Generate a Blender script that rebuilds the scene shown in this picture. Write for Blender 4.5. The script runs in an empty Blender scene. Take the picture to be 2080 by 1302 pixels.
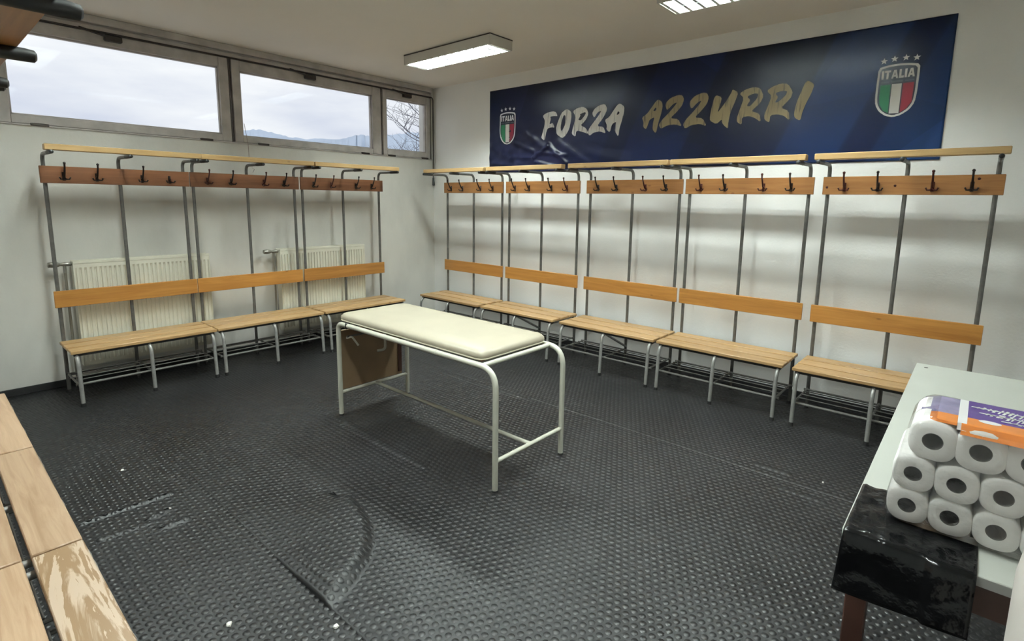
import bpy, bmesh, math, random
import numpy as np
from mathutils import Vector, Matrix

random.seed(7)
scene = bpy.context.scene
COL = scene.collection
PI = math.pi

# ------------------------------------------------------------------ camera
cam_d = bpy.data.cameras.new('camera')
cam = bpy.data.objects.new('camera', cam_d)
COL.objects.link(cam)
R_, U_, F_ = Vector((.75565, .6548, .01503)), Vector((-.11061, .10497, .98831)), Vector((-.64557, .74848, -.15175))
mw = Matrix.Identity(4)
for i in range(3):
    mw[i][0], mw[i][1], mw[i][2] = R_[i], U_[i], -F_[i]
mw[0][3], mw[1][3], mw[2][3] = 5.5931, -4.6960, 1.5741
cam.matrix_world = mw
cam_d.sensor_fit = 'HORIZONTAL'
cam_d.sensor_width = 36.0
cam_d.lens = 1083.562 / 2080 * 36.0
cam_d.shift_x = (1040 - 1056.698) / 2080
cam_d.shift_y = (573.333 - 651) / 2080
cam_d.clip_start = .02
cam_d.clip_end = 4000
scene.camera = cam

# ------------------------------------------------------------------ sky
world = bpy.data.worlds.new('overcast_sky')
scene.world = world
world.use_nodes = True
wn, wl = world.node_tree.nodes, world.node_tree.links
wn.clear()
w_out = wn.new('ShaderNodeOutputWorld')
w_bg = wn.new('ShaderNodeBackground')
w_tc = wn.new('ShaderNodeTexCoord')
w_map = wn.new('ShaderNodeMapping')
w_map.inputs['Scale'].default_value = (2.2, 2.2, 9.0)
w_no = wn.new('ShaderNodeTexNoise')
w_no.inputs['Scale'].default_value = 1.6
w_no.inputs['Detail'].default_value = 5
w_rp = wn.new('ShaderNodeValToRGB')
w_rp.color_ramp.elements[0].position = .32
w_rp.color_ramp.elements[0].color = (.66, .70, .82, 1)
w_rp.color_ramp.elements[1].position = .68
w_rp.color_ramp.elements[1].color = (.97, .98, 1, 1)
wl.new(w_tc.outputs['Generated'], w_map.inputs['Vector'])
wl.new(w_map.outputs['Vector'], w_no.inputs['Vector'])
wl.new(w_no.outputs['Fac'], w_rp.inputs['Fac'])
wl.new(w_rp.outputs['Color'], w_bg.inputs['Color'])
w_bg.inputs['Strength'].default_value = 1.08
wl.new(w_bg.outputs['Background'], w_out.inputs['Surface'])

# ------------------------------------------------------------------ exposure
LAMP = 232.0            # emission of the fluorescent tubes
vs = scene.view_settings
vs.view_transform = 'Standard'
vs.look = 'None'
vs.exposure = 0.0
vs.gamma = 1.0
vs.use_curve_mapping = False

# ------------------------------------------------------------------ materials
def new_mat(name):
    m = bpy.data.materials.new(name)
    m.use_nodes = True
    return m, m.node_tree.nodes, m.node_tree.links, m.node_tree.nodes['Principled BSDF']

def plain(name, col, rough=.5, metal=0., spec=.5, noise=0., nscale=8., bump=0., bscale=60., bdist=.002, rvar=0.):
    m, n, l, b = new_mat(name)
    b.inputs['Base Color'].default_value = (*col, 1)
    b.inputs['Roughness'].default_value = rough
    b.inputs['Metallic'].default_value = metal
    b.inputs['Specular IOR Level'].default_value = spec
    tc = n.new('ShaderNodeTexCoord')
    if noise or rvar:
        t = n.new('ShaderNodeTexNoise')
        t.inputs['Scale'].default_value = nscale
        t.inputs['Detail'].default_value = 6
        l.new(tc.outputs['Object'], t.inputs['Vector'])
        if noise:
            r = n.new('ShaderNodeValToRGB')
            r.color_ramp.elements[0].position = .3
            r.color_ramp.elements[1].position = .7
            r.color_ramp.elements[0].color = (*[c * (1 - noise) for c in col], 1)
            r.color_ramp.elements[1].color = (*[min(1, c * (1 + noise * .6)) for c in col], 1)
            l.new(t.outputs['Fac'], r.inputs['Fac'])
            l.new(r.outputs['Color'], b.inputs['Base Color'])
        if rvar:
            mr = n.new('ShaderNodeMapRange')
            mr.inputs['To Min'].default_value = rough - rvar
            mr.inputs['To Max'].default_value = rough + rvar
            l.new(t.outputs['Fac'], mr.inputs['Value'])
            l.new(mr.outputs['Result'], b.inputs['Roughness'])
    if bump:
        t2 = n.new('ShaderNodeTexNoise')
        t2.inputs['Scale'].default_value = bscale
        t2.inputs['Detail'].default_value = 4
        l.new(tc.outputs['Object'], t2.inputs['Vector'])
        bp = n.new('ShaderNodeBump')
        bp.inputs['Strength'].default_value = bump
        bp.inputs['Distance'].default_value = bdist
        l.new(t2.outputs['Fac'], bp.inputs['Height'])
        l.new(bp.outputs['Normal'], b.inputs['Normal'])
    return m

def wood(name, light, dark, knot, rough=.4, grain=1.0, cathedral=False, knots=.55):
    """pine board, grain along local X; every board is offset by its own random number"""
    m, n, l, b = new_mat(name)
    b.inputs['Roughness'].default_value = rough
    tc = n.new('ShaderNodeTexCoord')
    oi = n.new('ShaderNodeObjectInfo')
    mul = n.new('ShaderNodeMath'); mul.operation = 'MULTIPLY'; mul.inputs[1].default_value = 37.0
    l.new(oi.outputs['Random'], mul.inputs[0])
    add = n.new('ShaderNodeVectorMath'); add.operation = 'ADD'
    l.new(tc.outputs['Object'], add.inputs[0])
    l.new(mul.outputs[0], add.inputs[1])
    mp = n.new('ShaderNodeMapping')
    mp.inputs['Scale'].default_value = (1.1, 17, 17) if not cathedral else (.55, 6.5, 6.5)
    l.new(add.outputs[0], mp.inputs['Vector'])
    no = n.new('ShaderNodeTexNoise')
    no.inputs['Scale'].default_value = 1.6 * grain
    no.inputs['Detail'].default_value = 7
    no.inputs['Roughness'].default_value = .62
    no.inputs['Distortion'].default_value = .9 if not cathedral else .8
    l.new(mp.outputs['Vector'], no.inputs['Vector'])
    src = no.outputs['Fac']
    if cathedral:
        mu = n.new('ShaderNodeMath'); mu.operation = 'MULTIPLY'; mu.inputs[1].default_value = 6.0
        l.new(src, mu.inputs[0])
        fr = n.new('ShaderNodeMath'); fr.operation = 'FRACT'
        l.new(mu.outputs[0], fr.inputs[0])
        src = fr.outputs[0]
    rp = n.new('ShaderNodeValToRGB')
    rp.color_ramp.elements[0].position = .3 if not cathedral else .35
    rp.color_ramp.elements[1].position = .66 if not cathedral else .6
    rp.color_ramp.elements[0].color = (*dark, 1)
    rp.color_ramp.elements[1].color = (*light, 1)
    l.new(src, rp.inputs['Fac'])
    # whole-board tint
    hs = n.new('ShaderNodeHueSaturation')
    mr = n.new('ShaderNodeMapRange')
    mr.inputs['To Min'].default_value = .86
    mr.inputs['To Max'].default_value = 1.12
    l.new(oi.outputs['Random'], mr.inputs['Value'])
    l.new(mr.outputs['Result'], hs.inputs['Value'])
    l.new(rp.outputs['Color'], hs.inputs['Color'])
    # sparse knots
    mk = n.new('ShaderNodeMapping')
    mk.inputs['Scale'].default_value = (4.2, 9.0, 9.0)
    l.new(add.outputs[0], mk.inputs['Vector'])
    vo = n.new('ShaderNodeTexVoronoi')
    vo.inputs['Scale'].default_value = 1.0
    l.new(mk.outputs['Vector'], vo.inputs['Vector'])
    kr = n.new('ShaderNodeValToRGB')
    kr.color_ramp.elements[0].position = .035
    kr.color_ramp.elements[0].color = (1, 1, 1, 1)
    kr.color_ramp.elements[1].position = .085
    kr.color_ramp.elements[1].color = (0, 0, 0, 1)
    l.new(vo.outputs['Distance'], kr.inputs['Fac'])
    kf = n.new('ShaderNodeMath'); kf.operation = 'MULTIPLY'; kf.inputs[1].default_value = knots
    l.new(kr.outputs['Color'], kf.inputs[0])
    mx = n.new('ShaderNodeMix'); mx.data_type = 'RGBA'
    l.new(kf.outputs[0], mx.inputs['Factor'])
    l.new(hs.outputs['Color'], mx.inputs['A'])
    mx.inputs['B'].default_value = (*knot, 1)
    l.new(mx.outputs['Result'], b.inputs['Base Color'])
    bp = n.new('ShaderNodeBump')
    bp.inputs['Strength'].default_value = .12
    bp.inputs['Distance'].default_value = .001
    l.new(no.outputs['Fac'], bp.inputs['Height'])
    l.new(bp.outputs['Normal'], b.inputs['Normal'])
    return m

def emit(name, col, strength):
    m, n, l, b = new_mat(name)
    b.inputs['Base Color'].default_value = (*col, 1)
    b.inputs['Emission Color'].default_value = (*col, 1)
    b.inputs['Emission Strength'].default_value = strength
    return m

def film(name, tint, gloss=.26):
    m, n, l, b = new_mat(name)
    out = n['Material Output']
    n.remove(b)
    tr = n.new('ShaderNodeBsdfTransparent'); tr.inputs['Color'].default_value = (*tint, 1)
    gl = n.new('ShaderNodeBsdfGlossy'); gl.inputs['Roughness'].default_value = .12
    lw = n.new('ShaderNodeLayerWeight'); lw.inputs['Blend'].default_value = .25
    mr = n.new('ShaderNodeMapRange')
    mr.inputs['To Min'].default_value = gloss * .35
    mr.inputs['To Max'].default_value = gloss * 2.2
    l.new(lw.outputs['Fresnel'], mr.inputs['Value'])
    mx = n.new('ShaderNodeMixShader')
    l.new(mr.outputs['Result'], mx.inputs['Fac'])
    l.new(tr.outputs[0], mx.inputs[1])
    l.new(gl.outputs[0], mx.inputs[2])
    tc = n.new('ShaderNodeTexCoord')
    no = n.new('ShaderNodeTexNoise'); no.inputs['Scale'].default_value = 28; no.inputs['Detail'].default_value = 3
    l.new(tc.outputs['Object'], no.inputs['Vector'])
    bp = n.new('ShaderNodeBump'); bp.inputs['Strength'].default_value = .5; bp.inputs['Distance'].default_value = .004
    l.new(no.outputs['Fac'], bp.inputs['Height'])
    l.new(bp.outputs['Normal'], gl.inputs['Normal'])
    l.new(mx.outputs[0], out.inputs['Surface'])
    return m

def wall_mat(name, col, dirt, bscale=55, bump=.35):
    """painted rough plaster with grey scuffs"""
    m, n, l, b = new_mat(name)
    b.inputs['Roughness'].default_value = .75
    b.inputs['Specular IOR Level'].default_value = .25
    tc = n.new('ShaderNodeTexCoord')
    t = n.new('ShaderNodeTexNoise'); t.inputs['Scale'].default_value = 1.7; t.inputs['Detail'].default_value = 7
    mp = n.new('ShaderNodeMapping'); mp.inputs['Scale'].default_value = (1, 1, .45)
    l.new(tc.outputs['Object'], mp.inputs['Vector'])
    l.new(mp.outputs['Vector'], t.inputs['Vector'])
    r = n.new('ShaderNodeValToRGB')
    r.color_ramp.elements[0].position = .28
    r.color_ramp.elements[0].color = (*[c * (1 - dirt) for c in col], 1)
    r.color_ramp.elements[1].position = .55
    r.color_ramp.elements[1].color = (*col, 1)
    l.new(t.outputs['Fac'], r.inputs['Fac'])
    l.new(r.outputs['Color'], b.inputs['Base Color'])
    t2 = n.new('ShaderNodeTexNoise'); t2.inputs['Scale'].default_value = bscale; t2.inputs['Detail'].default_value = 3
    l.new(tc.outputs['Object'], t2.inputs['Vector'])
    bp = n.new('ShaderNodeBump'); bp.inputs['Strength'].default_value = bump; bp.inputs['Distance'].default_value = .004
    l.new(t2.outputs['Fac'], bp.inputs['Height'])
    l.new(bp.outputs['Normal'], b.inputs['Normal'])
    return m

MT = {}
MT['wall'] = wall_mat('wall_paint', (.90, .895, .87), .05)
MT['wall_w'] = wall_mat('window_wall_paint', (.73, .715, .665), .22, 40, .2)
MT['ceiling'] = wall_mat('ceiling_paint', (.87, .815, .745), .03, 80, .12)
MT['baseboard'] = plain('black_rubber_skirting', (.012, .012, .013), .55)
MT['slab'] = plain('concrete_slab', (.2, .2, .19), .9)
MT['steel'] = plain('grey_painted_steel', (.145, .14, .13), .42, .35, .5, .18, 30)
MT['steel_leg'] = plain('silver_painted_steel', (.34, .335, .32), .38, .4, .5, .18, 25)
MT['dark_steel'] = plain('dark_angle_steel', (.025, .024, .022), .5, .3)
MT['cap'] = plain('black_plastic_cap', (.012, .012, .012), .45)
MT['hook'] = plain('black_enamelled_hook', (.018, .011, .010), .3, .3)
MT['hook_red'] = plain('rusty_brown_hook', (.055, .012, .009), .35, .3)
MT['hookboard_wood'] = wood('varnished_hook_board', (.39, .18, .060), (.27, .112, .034), (.09, .03, .012), .35)
MT['hookboard_shaded'] = wood('shaded_varnished_hook_board', (.25, .105, .048), (.17, .066, .027), (.07, .025, .012), .35)  # varnished board darkened to paint in shade on the window-side boards
MT['back_wood'] = wood('varnished_backrest_pine', (.52, .245, .060), (.37, .155, .034), (.13, .045, .015), .32)
MT['seat_wood'] = wood('worn_seat_pine', (.54, .345, .160), (.35, .205, .083), (.14, .07, .03), .38)
MT['shelf_wood'] = wood('pale_shelf_pine', (.58, .39, .18), (.45, .28, .115), (.2, .1, .04), .4)
MT['worn_wood'] = wood('worn_pale_bench_wood', (.54, .375, .245), (.38, .235, .135), (.2, .11, .06), .34, 1.3)
MT['cath_wood'] = wood('worn_cathedral_grain_wood', (.60, .46, .34), (.33, .205, .105), (.3, .2, .1), .34, 1., True, 0.)
MT['cream_paint'] = plain('cream_enamel_tube', (.54, .535, .455), .28, 0, .5, .06, 14)
MT['vinyl'] = plain('cream_vinyl', (.39, .352, .268), .36, 0, .5, .07, 5, .10, 90, .001)
MT['piping'] = plain('cream_vinyl_piping', (.70, .65, .50), .42)
MT['hardboard'] = plain('brown_hardboard', (.235, .155, .085), .55, 0, .4, .14, 6)
MT['radiator'] = plain('ivory_radiator_enamel', (.76, .735, .62), .4, 0, .5, .06, 9)
MT['brass'] = plain('worn_chrome_valve', (.30, .29, .26), .32, .7)
MT['pipe'] = plain('painted_pipe', (.22, .20, .16), .5, .2)
MT['alu'] = plain('grey_window_frame', (.52, .485, .46), .5, .0, .4, .22, 7)
MT['alu_dark'] = plain('dark_window_gap', (.07, .055, .05), .6)
MT['bronze'] = plain('dark_bronze_fitting', (.045, .035, .03), .4, .4)
MT['laminate'] = plain('white_laminate', (.53, .545, .50), .32, 0, .5, .03, 5)
MT['edge_band'] = plain('grey_edge_band', (.30, .30, .29), .5)
MT['brown_wood'] = plain('dark_brown_table_wood', (.055, .022, .015), .4, 0, .5, .25, 12)
MT['bag'] = plain('black_plastic_film', (.0035, .0037, .0045), .2, 0, .35, 0, 6, .7, 13, .012)
MT['paper'] = plain('white_tissue_paper', (.90, .89, .86), .9, 0, .2, .05, 40, .25, 140, .002)
MT['core'] = plain('grey_cardboard_core', (.13, .125, .115), .85)
MT['film'] = film('clear_wrapping_film', (.985, .98, .985))
MT['purple'] = plain('purple_print_film', (.105, .05, .27), .2, 0, .6, .1, 20, .35, 22, .006)
MT['lilac'] = plain('lilac_print_film', (.30, .27, .44), .22, 0, .6, .25, 25, .4, 22, .006)
MT['orange'] = plain('orange_print_film', (.80, .26, .055), .22, 0, .6, .12, 16, .35, 22, .006)
MT['white_print'] = plain('white_print', (.80, .79, .80), .35)
MT['drum'] = plain('white_plastic_drum', (.80, .745, .695), .36, 0, .5, .05, 4)
MT['drum_mark'] = plain('faded_brown_print', (.36, .27, .24), .5)
MT['lamp_body'] = plain('white_lamp_housing', (.66, .64, .58), .5)
MT['louver'] = plain('bright_aluminium_louver', (.86, .89, .88), .35, .25)
MT['tube'] = emit('lit_fluorescent_tube', (.90, 1.0, .96), LAMP)
MT['banner_white'] = plain('white_ink', (.78, .77, .74), .36)
MT['green'] = plain('green_ink', (.015, .17, .07), .36)
MT['red'] = plain('red_ink', (.26, .012, .03), .36)
MT['navy_ink'] = plain('navy_ink', (.004, .008, .025), .36)
MT['grey_ink'] = plain('grey_ink', (.10, .12, .13), .4)
MT['scrap'] = plain('white_paper_scrap', (.75, .72, .68), .7)
MT['twig'] = plain('bare_twig_bark', (.20, .20, .23), .8)
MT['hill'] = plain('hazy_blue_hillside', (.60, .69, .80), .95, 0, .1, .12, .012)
MT['ground'] = plain('pale_bounce_ground', (.68, .67, .65), .95, 0, .1, .2, .1)  # unseen ground, made pale to bounce daylight up to the ceiling
MT['cord'] = plain('thin_cord', (.30, .24, .22), .7)

def brush_ink(name, col, dark):
    m, n, l, b = new_mat(name)
    b.inputs['Roughness'].default_value = .36
    tc = n.new('ShaderNodeTexCoord')
    mp = n.new('ShaderNodeMapping')
    mp.inputs['Rotation'].default_value = (0, math.radians(-28), 0)
    mp.inputs['Scale'].default_value = (34, 1, 3.2)
    l.new(tc.outputs['Object'], mp.inputs['Vector'])
    no = n.new('ShaderNodeTexNoise'); no.inputs['Scale'].default_value = 1.5; no.inputs['Detail'].default_value = 4
    l.new(mp.outputs['Vector'], no.inputs['Vector'])
    rp = n.new('ShaderNodeValToRGB')
    rp.color_ramp.elements[0].position = .36; rp.color_ramp.elements[0].color = (*dark, 1)
    rp.color_ramp.elements[1].position = .46; rp.color_ramp.elements[1].color = (*col, 1)
    l.new(no.outputs['Fac'], rp.inputs['Fac'])
    l.new(rp.outputs['Color'], b.inputs['Base Color'])
    return m
MT['white_brush'] = brush_ink('white_brush_ink', (.86, .85, .82), (.42, .41, .41))
MT['gold_brush'] = brush_ink('gold_brush_ink', (.30, .235, .125), (.13, .10, .06))

def banner_mat():
    m, n, l, b = new_mat('blue_banner_vinyl')
    b.inputs['Roughness'].default_value = .30
    b.inputs['Specular IOR Level'].default_value = .24
    tc = n.new('ShaderNodeTexCoord')
    sx = n.new('ShaderNodeSeparateXYZ')
    l.new(tc.outputs['Object'], sx.inputs[0])
    # broad printed blues along the length, skewed by height
    sk = n.new('ShaderNodeMath'); sk.operation = 'MULTIPLY_ADD'
    l.new(sx.outputs['Z'], sk.inputs[0]); sk.inputs[1].default_value = -.45
    l.new(sx.outputs['X'], sk.inputs[2])
    mr = n.new('ShaderNodeMapRange')
    mr.inputs['From Min'].default_value = -.4
    mr.inputs['From Max'].default_value = 4.27
    l.new(sk.outputs[0], mr.inputs['Value'])
    rp = n.new('ShaderNodeValToRGB')
    cr = rp.color_ramp
    cr.interpolation = 'LINEAR'
    stops = [(0, (.006, .012, .035)), (.10, (.012, .016, .05)), (.30, (.016, .018, .06)), (.31, (.008, .011, .042)), (.40, (.009, .015, .06)),
             (.41, (.005, .008, .036)), (.455, (.005, .008, .036)), (.46, (.009, .016, .066)), (.585, (.008, .016, .062)), (.59, (.003, .005, .024)),
             (.76, (.004, .008, .034)), (.765, (.008, .022, .082)), (.86, (.010, .030, .105)), (.865, (.003, .010, .050)), (.905, (.003, .010, .05)), (.91, (.009, .027, .095)), (.97, (.012, .038, .12)), (.98, (.02, .055, .17))]
    while len(cr.elements) < len(stops):
        cr.elements.new(.5)
    for e, (p, c) in zip(cr.elements, stops):
        e.position = p
        e.color = (*c, 1)
    l.new(mr.outputs['Result'], rp.inputs['Fac'])
    # angular darker facets
    mp = n.new('ShaderNodeMapping'); mp.inputs['Scale'].default_value = (1.1, 0, 1.9); mp.inputs['Rotation'].default_value = (0, .5, 0)
    l.new(tc.outputs['Object'], mp.inputs['Vector'])
    vo = n.new('ShaderNodeTexVoronoi'); vo.inputs['Scale'].default_value = .9
    l.new(mp.outputs['Vector'], vo.inputs['Vector'])
    s2 = n.new('ShaderNodeSeparateColor')
    l.new(vo.outputs['Color'], s2.inputs[0])
    mr2 = n.new('ShaderNodeMapRange'); mr2.inputs['To Min'].default_value = .38; mr2.inputs['To Max'].default_value = .85
    l.new(s2.outputs[0], mr2.inputs['Value'])
    hs = n.new('ShaderNodeHueSaturation')
    l.new(mr2.outputs['Result'], hs.inputs['Value'])
    l.new(rp.outputs['Color'], hs.inputs['Color'])
    l.new(hs.outputs['Color'], b.inputs['Base Color'])
    no = n.new('ShaderNodeTexNoise'); no.inputs['Scale'].default_value = 7; no.inputs['Detail'].default_value = 5
    l.new(tc.outputs['Object'], no.inputs['Vector'])
    bp = n.new('ShaderNodeBump'); bp.inputs['Strength'].default_value = .22; bp.inputs['Distance'].default_value = .012
    l.new(no.outputs['Fac'], bp.inputs['Height'])
    l.new(bp.outputs['Normal'], b.inputs['Normal'])
    return m
MT['banner'] = banner_mat()
MT['banner_hem'] = plain('blue_banner_hem', (.012, .045, .15), .35)

def rubber_mat(name, col, rough, rv):
    m, n, l, b = new_mat(name)
    tc = n.new('ShaderNodeTexCoord')
    t = n.new('ShaderNodeTexNoise'); t.inputs['Scale'].default_value = 1.3; t.inputs['Detail'].default_value = 8; t.inputs['Roughness'].default_value = .6
    l.new(tc.outputs['Object'], t.inputs['Vector'])
    r = n.new('ShaderNodeValToRGB')
    r.color_ramp.elements[0].position = .3; r.color_ramp.elements[0].color = (*[c * .75 for c in col], 1)
    r.color_ramp.elements[1].position = .72; r.color_ramp.elements[1].color = (*[c * 1.35 for c in col], 1)
    l.new(t.outputs['Fac'], r.inputs['Fac'])
    l.new(r.outputs['Color'], b.inputs['Base Color'])
    mr = n.new('ShaderNodeMapRange'); mr.inputs['From Min'].default_value = .3; mr.inputs['From Max'].default_value = .7
    mr.inputs['To Min'].default_value = rough - rv; mr.inputs['To Max'].default_value = rough + rv
    l.new(t.outputs['Fac'], mr.inputs['Value'])
    l.new(mr.outputs['Result'], b.inputs['Roughness'])
    return m
MT['rubber'] = rubber_mat('black_rubber_sheet', (.0125, .0125, .0132), .43, .08)
MT['rubber'].node_tree.nodes['Principled BSDF'].inputs['Specular IOR Level'].default_value = .34
MT['stud'] = rubber_mat('worn_rubber_studs', (.0105, .0105, .0112), .37, .09)
MT['stud'].node_tree.nodes['Principled BSDF'].inputs['Specular IOR Level'].default_value = .42

def glass_mat():
    m, n, l, b = new_mat('window_glass')
    out = n['Material Output']; n.remove(b)
    tr = n.new('ShaderNodeBsdfTransparent'); tr.inputs['Color'].default_value = (.97, .98, .98, 1)
    gl = n.new('ShaderNodeBsdfGlossy'); gl.inputs['Roughness'].default_value = .02
    mx = n.new('ShaderNodeMixShader'); mx.inputs['Fac'].default_value = .012
    l.new(tr.outputs[0], mx.inputs[1]); l.new(gl.outputs[0], mx.inputs[2]); l.new(mx.outputs[0], out.inputs['Surface'])
    return m
MT['glass'] = glass_mat()

# ------------------------------------------------------------------ mesh helpers
class MB:
    """collects shapes for one mesh"""
    def __init__(self):
        self.v, self.f = [], []
    def add(self, v, f):
        o = len(self.v)
        self.v += [tuple(p) for p in v]
        self.f += [tuple(i + o for i in q) for q in f]
        return self
    def box(self, a, b, ch=0.):
        (x0, y0, z0), (x1, y1, z1) = a, b
        if ch <= 0:
            return self.add([(x0, y0, z0), (x1, y0, z0), (x1, y1, z0), (x0, y1, z0), (x0, y0, z1), (x1, y0, z1), (x1, y1, z1), (x0, y1, z1)],
                            [(0, 3, 2, 1), (4, 5, 6, 7), (0, 1, 5, 4), (1, 2, 6, 5), (2, 3, 7, 6), (3, 0, 4, 7)])
        bm = bmesh.new()
        bmesh.ops.create_cube(bm, size=1)
        for p in bm.verts:
            p.co = Vector(((x0 + x1) / 2 + p.co.x * (x1 - x0), (y0 + y1) / 2 + p.co.y * (y1 - y0), (z0 + z1) / 2 + p.co.z * (z1 - z0)))
        bmesh.ops.bevel(bm, geom=bm.edges[:], offset=ch, segments=2 if ch > .008 else 1, affect='EDGES', profile=.5)
        bm.verts.index_update()
        self.add([p.co[:] for p in bm.verts], [[p.index for p in q.verts] for q in bm.faces])
        bm.free()
        return self
    def tube(self, path, r, n=8, cap=True):
        P = [Vector(p) for p in path]
        rs = r if isinstance(r, (list, tuple)) else [r] * len(P)
        T = []
        for i in range(len(P)):
            a = P[max(i - 1, 0)]; c = P[min(i + 1, len(P) - 1)]
            T.append((c - a).normalized())
        ref = Vector((0, 0, 1)) if abs(T[0].z) < .9 else Vector((1, 0, 0))
        N = (ref - T[0] * ref.dot(T[0])).normalized()
        vs_, fs_ = [], []
        for i, p in enumerate(P):
            N = (N - T[i] * N.dot(T[i])).normalized()
            B = T[i].cross(N)
            for k in range(n):
                a = 2 * PI * k / n
                vs_.append(p + (N * math.cos(a) + B * math.sin(a)) * rs[i])
        for i in range(len(P) - 1):
            for k in range(n):
                k2 = (k + 1) % n
                fs_.append((i * n + k, i * n + k2, (i + 1) * n + k2, (i + 1) * n + k))
        if cap:
            fs_.append(tuple(range(n - 1, -1, -1)))
            fs_.append(tuple((len(P) - 1) * n + k for k in range(n)))
        return self.add(vs_, fs_)
    def lathe(self, prof, c=(0, 0, 0), n=24, axis='z', cap0=True):
        vs_, fs_ = [], []
        for r, z in prof:
            for k in range(n):
                a = 2 * PI * k / n
                q = (r * math.cos(a), r * math.sin(a), z)
                if axis == 'y':
                    q = (q[0], q[2], q[1])
                elif axis == 'x':
                    q = (q[2], q[0], q[1])
                vs_.append((c[0] + q[0], c[1] + q[1], c[2] + q[2]))
        for i in range(len(prof) - 1):
            for k in range(n):
                k2 = (k + 1) % n
                fs_.append((i * n + k, i * n + k2, (i + 1) * n + k2, (i + 1) * n + k))
        if cap0:
            fs_.append(tuple(range(n - 1, -1, -1)))
        fs_.append(tuple((len(prof) - 1) * n + k for k in range(n)))
        return self.add(vs_, fs_)
    def prism(self, poly, y0, y1):
        """poly in (x, z), extruded from y0 (front) to y1"""
        n = len(poly)
        vs_ = [(x, y0, z) for x, z in poly] + [(x, y1, z) for x, z in poly]
        fs_ = [tuple(range(n)), tuple(range(2 * n - 1, n - 1, -1))]
        fs_ += [(i, i + n, (i + 1) % n + n, (i + 1) % n) for i in range(n)]
        return self.add(vs_, fs_)

def fillet(pts, rad, seg=6):
    """polyline with rounded corners; rad: one number or one per inner corner"""
    P = [Vector(p) for p in pts]
    out = [P[0]]
    for i in range(1, len(P) - 1):
        r = rad[i - 1] if isinstance(rad, (list, tuple)) else rad
        a, b, c = P[i - 1], P[i], P[i + 1]
        u, w = (a - b).normalized(), (c - b).normalized()
        ang = u.angle(w)
        d = min(r / math.tan(ang / 2), (a - b).length * .95, (c - b).length * .95)
        p0, p1 = b + u * d, b + w * d
        for k in range(seg + 1):
            t = k / seg
            out.append(p0 * (1 - t) ** 2 + b * 2 * t * (1 - t) + p1 * t ** 2)
    out.append(P[-1])
    return out

def finish(me, smooth):
    if smooth:
        me.polygons.foreach_set('use_smooth', [True] * len(me.polygons))
        me.set_sharp_from_angle(angle=math.radians(smooth if smooth is not True else 40))
    me.update()

def obj(name, mb, mat, parent=None, smooth=True, fix=True):
    me = bpy.data.meshes.new(name)
    me.from_pydata(mb.v, [], mb.f)
    if fix:
        bm = bmesh.new(); bm.from_mesh(me)
        bmesh.ops.recalc_face_normals(bm, faces=bm.faces[:])
        bm.to_mesh(me); bm.free()
    me.materials.append(MT[mat] if isinstance(mat, str) else mat)
    finish(me, smooth)
    o = bpy.data.objects.new(name, me)
    COL.objects.link(o)
    o.parent = parent
    return o

def np_mesh(name, verts, faces, mat, parent=None, smooth=False):
    """verts (n,3); faces: list of (k,m) int arrays of equal-sized polygons"""
    me = bpy.data.meshes.new(name)
    me.vertices.add(len(verts))
    me.vertices.foreach_set('co', np.asarray(verts, np.float32).ravel())
    idx = np.concatenate([f.ravel() for f in faces]).astype(np.int32)
    tot = np.concatenate([np.full(len(f), f.shape[1]) for f in faces]).astype(np.int32)
    st = np.concatenate([[0], np.cumsum(tot)[:-1]]).astype(np.int32)
    me.loops.add(len(idx)); me.loops.foreach_set('vertex_index', idx)
    me.polygons.add(len(tot)); me.polygons.foreach_set('loop_start', st)
    me.update(calc_edges=True); me.validate()
    if smooth:
        me.polygons.foreach_set('use_smooth', np.ones(len(tot), bool))
    me.materials.append(MT[mat])
    o = bpy.data.objects.new(name, me)
    COL.objects.link(o)
    o.parent = parent
    return o

def tag(o, label, cat, group=None):
    o['label'] = label
    o['category'] = cat
    if group:
        o['group'] = group
    return o

def empty(name, loc, rz=0., label=None, cat=None, group=None):
    o = bpy.data.objects.new(name, None)
    COL.objects.link(o)
    o.location = loc
    o.rotation_euler = (0, 0, rz)
    o.empty_display_size = .1
    if label:
        tag(o, label, cat, group)
    return o

def struct(o):
    o['kind'] = 'structure'
    return o

def dup(o, parent=None):
    c = o.copy()
    COL.objects.link(c)
    c.parent = parent
    for ch in list(o.children):
        dup(ch, c)
    return c

# ------------------------------------------------------------------ room shell
RX, RY, RZ = 6.5, -5.024, 2.985      # the room is x 0..RX, y RY..0, z 0..RZ
T_ = .25
struct(obj('wall_back', MB().box((-T_, 0, -.1), (RX + T_, T_, RZ + .15)), 'wall'))
struct(obj('wall_right', MB().box((RX, RY, -.1), (RX + T_, 0, RZ)), 'wall'))
struct(obj('wall_front', MB().box((-T_, RY - T_, -.1), (RX + T_, RY, RZ + .15)), 'wall'))
WZ0, WZ1, WY0, WY1 = 2.085, 2.985, -4.21, -.035
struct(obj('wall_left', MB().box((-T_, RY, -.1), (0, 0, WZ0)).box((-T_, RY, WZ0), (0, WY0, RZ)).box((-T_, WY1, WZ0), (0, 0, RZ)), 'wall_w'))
struct(obj('ceiling', MB().box((0, RY, RZ), (RX, 0, RZ + .15)), 'ceiling'))
struct(obj('baseboard_left', MB().box((0, RY, 0), (.012, 0, .058), .003), 'baseboard'))
struct(obj('baseboard_back', MB().box((.012, -.012, 0), (RX, 0, .058), .003), 'baseboard'))

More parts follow.
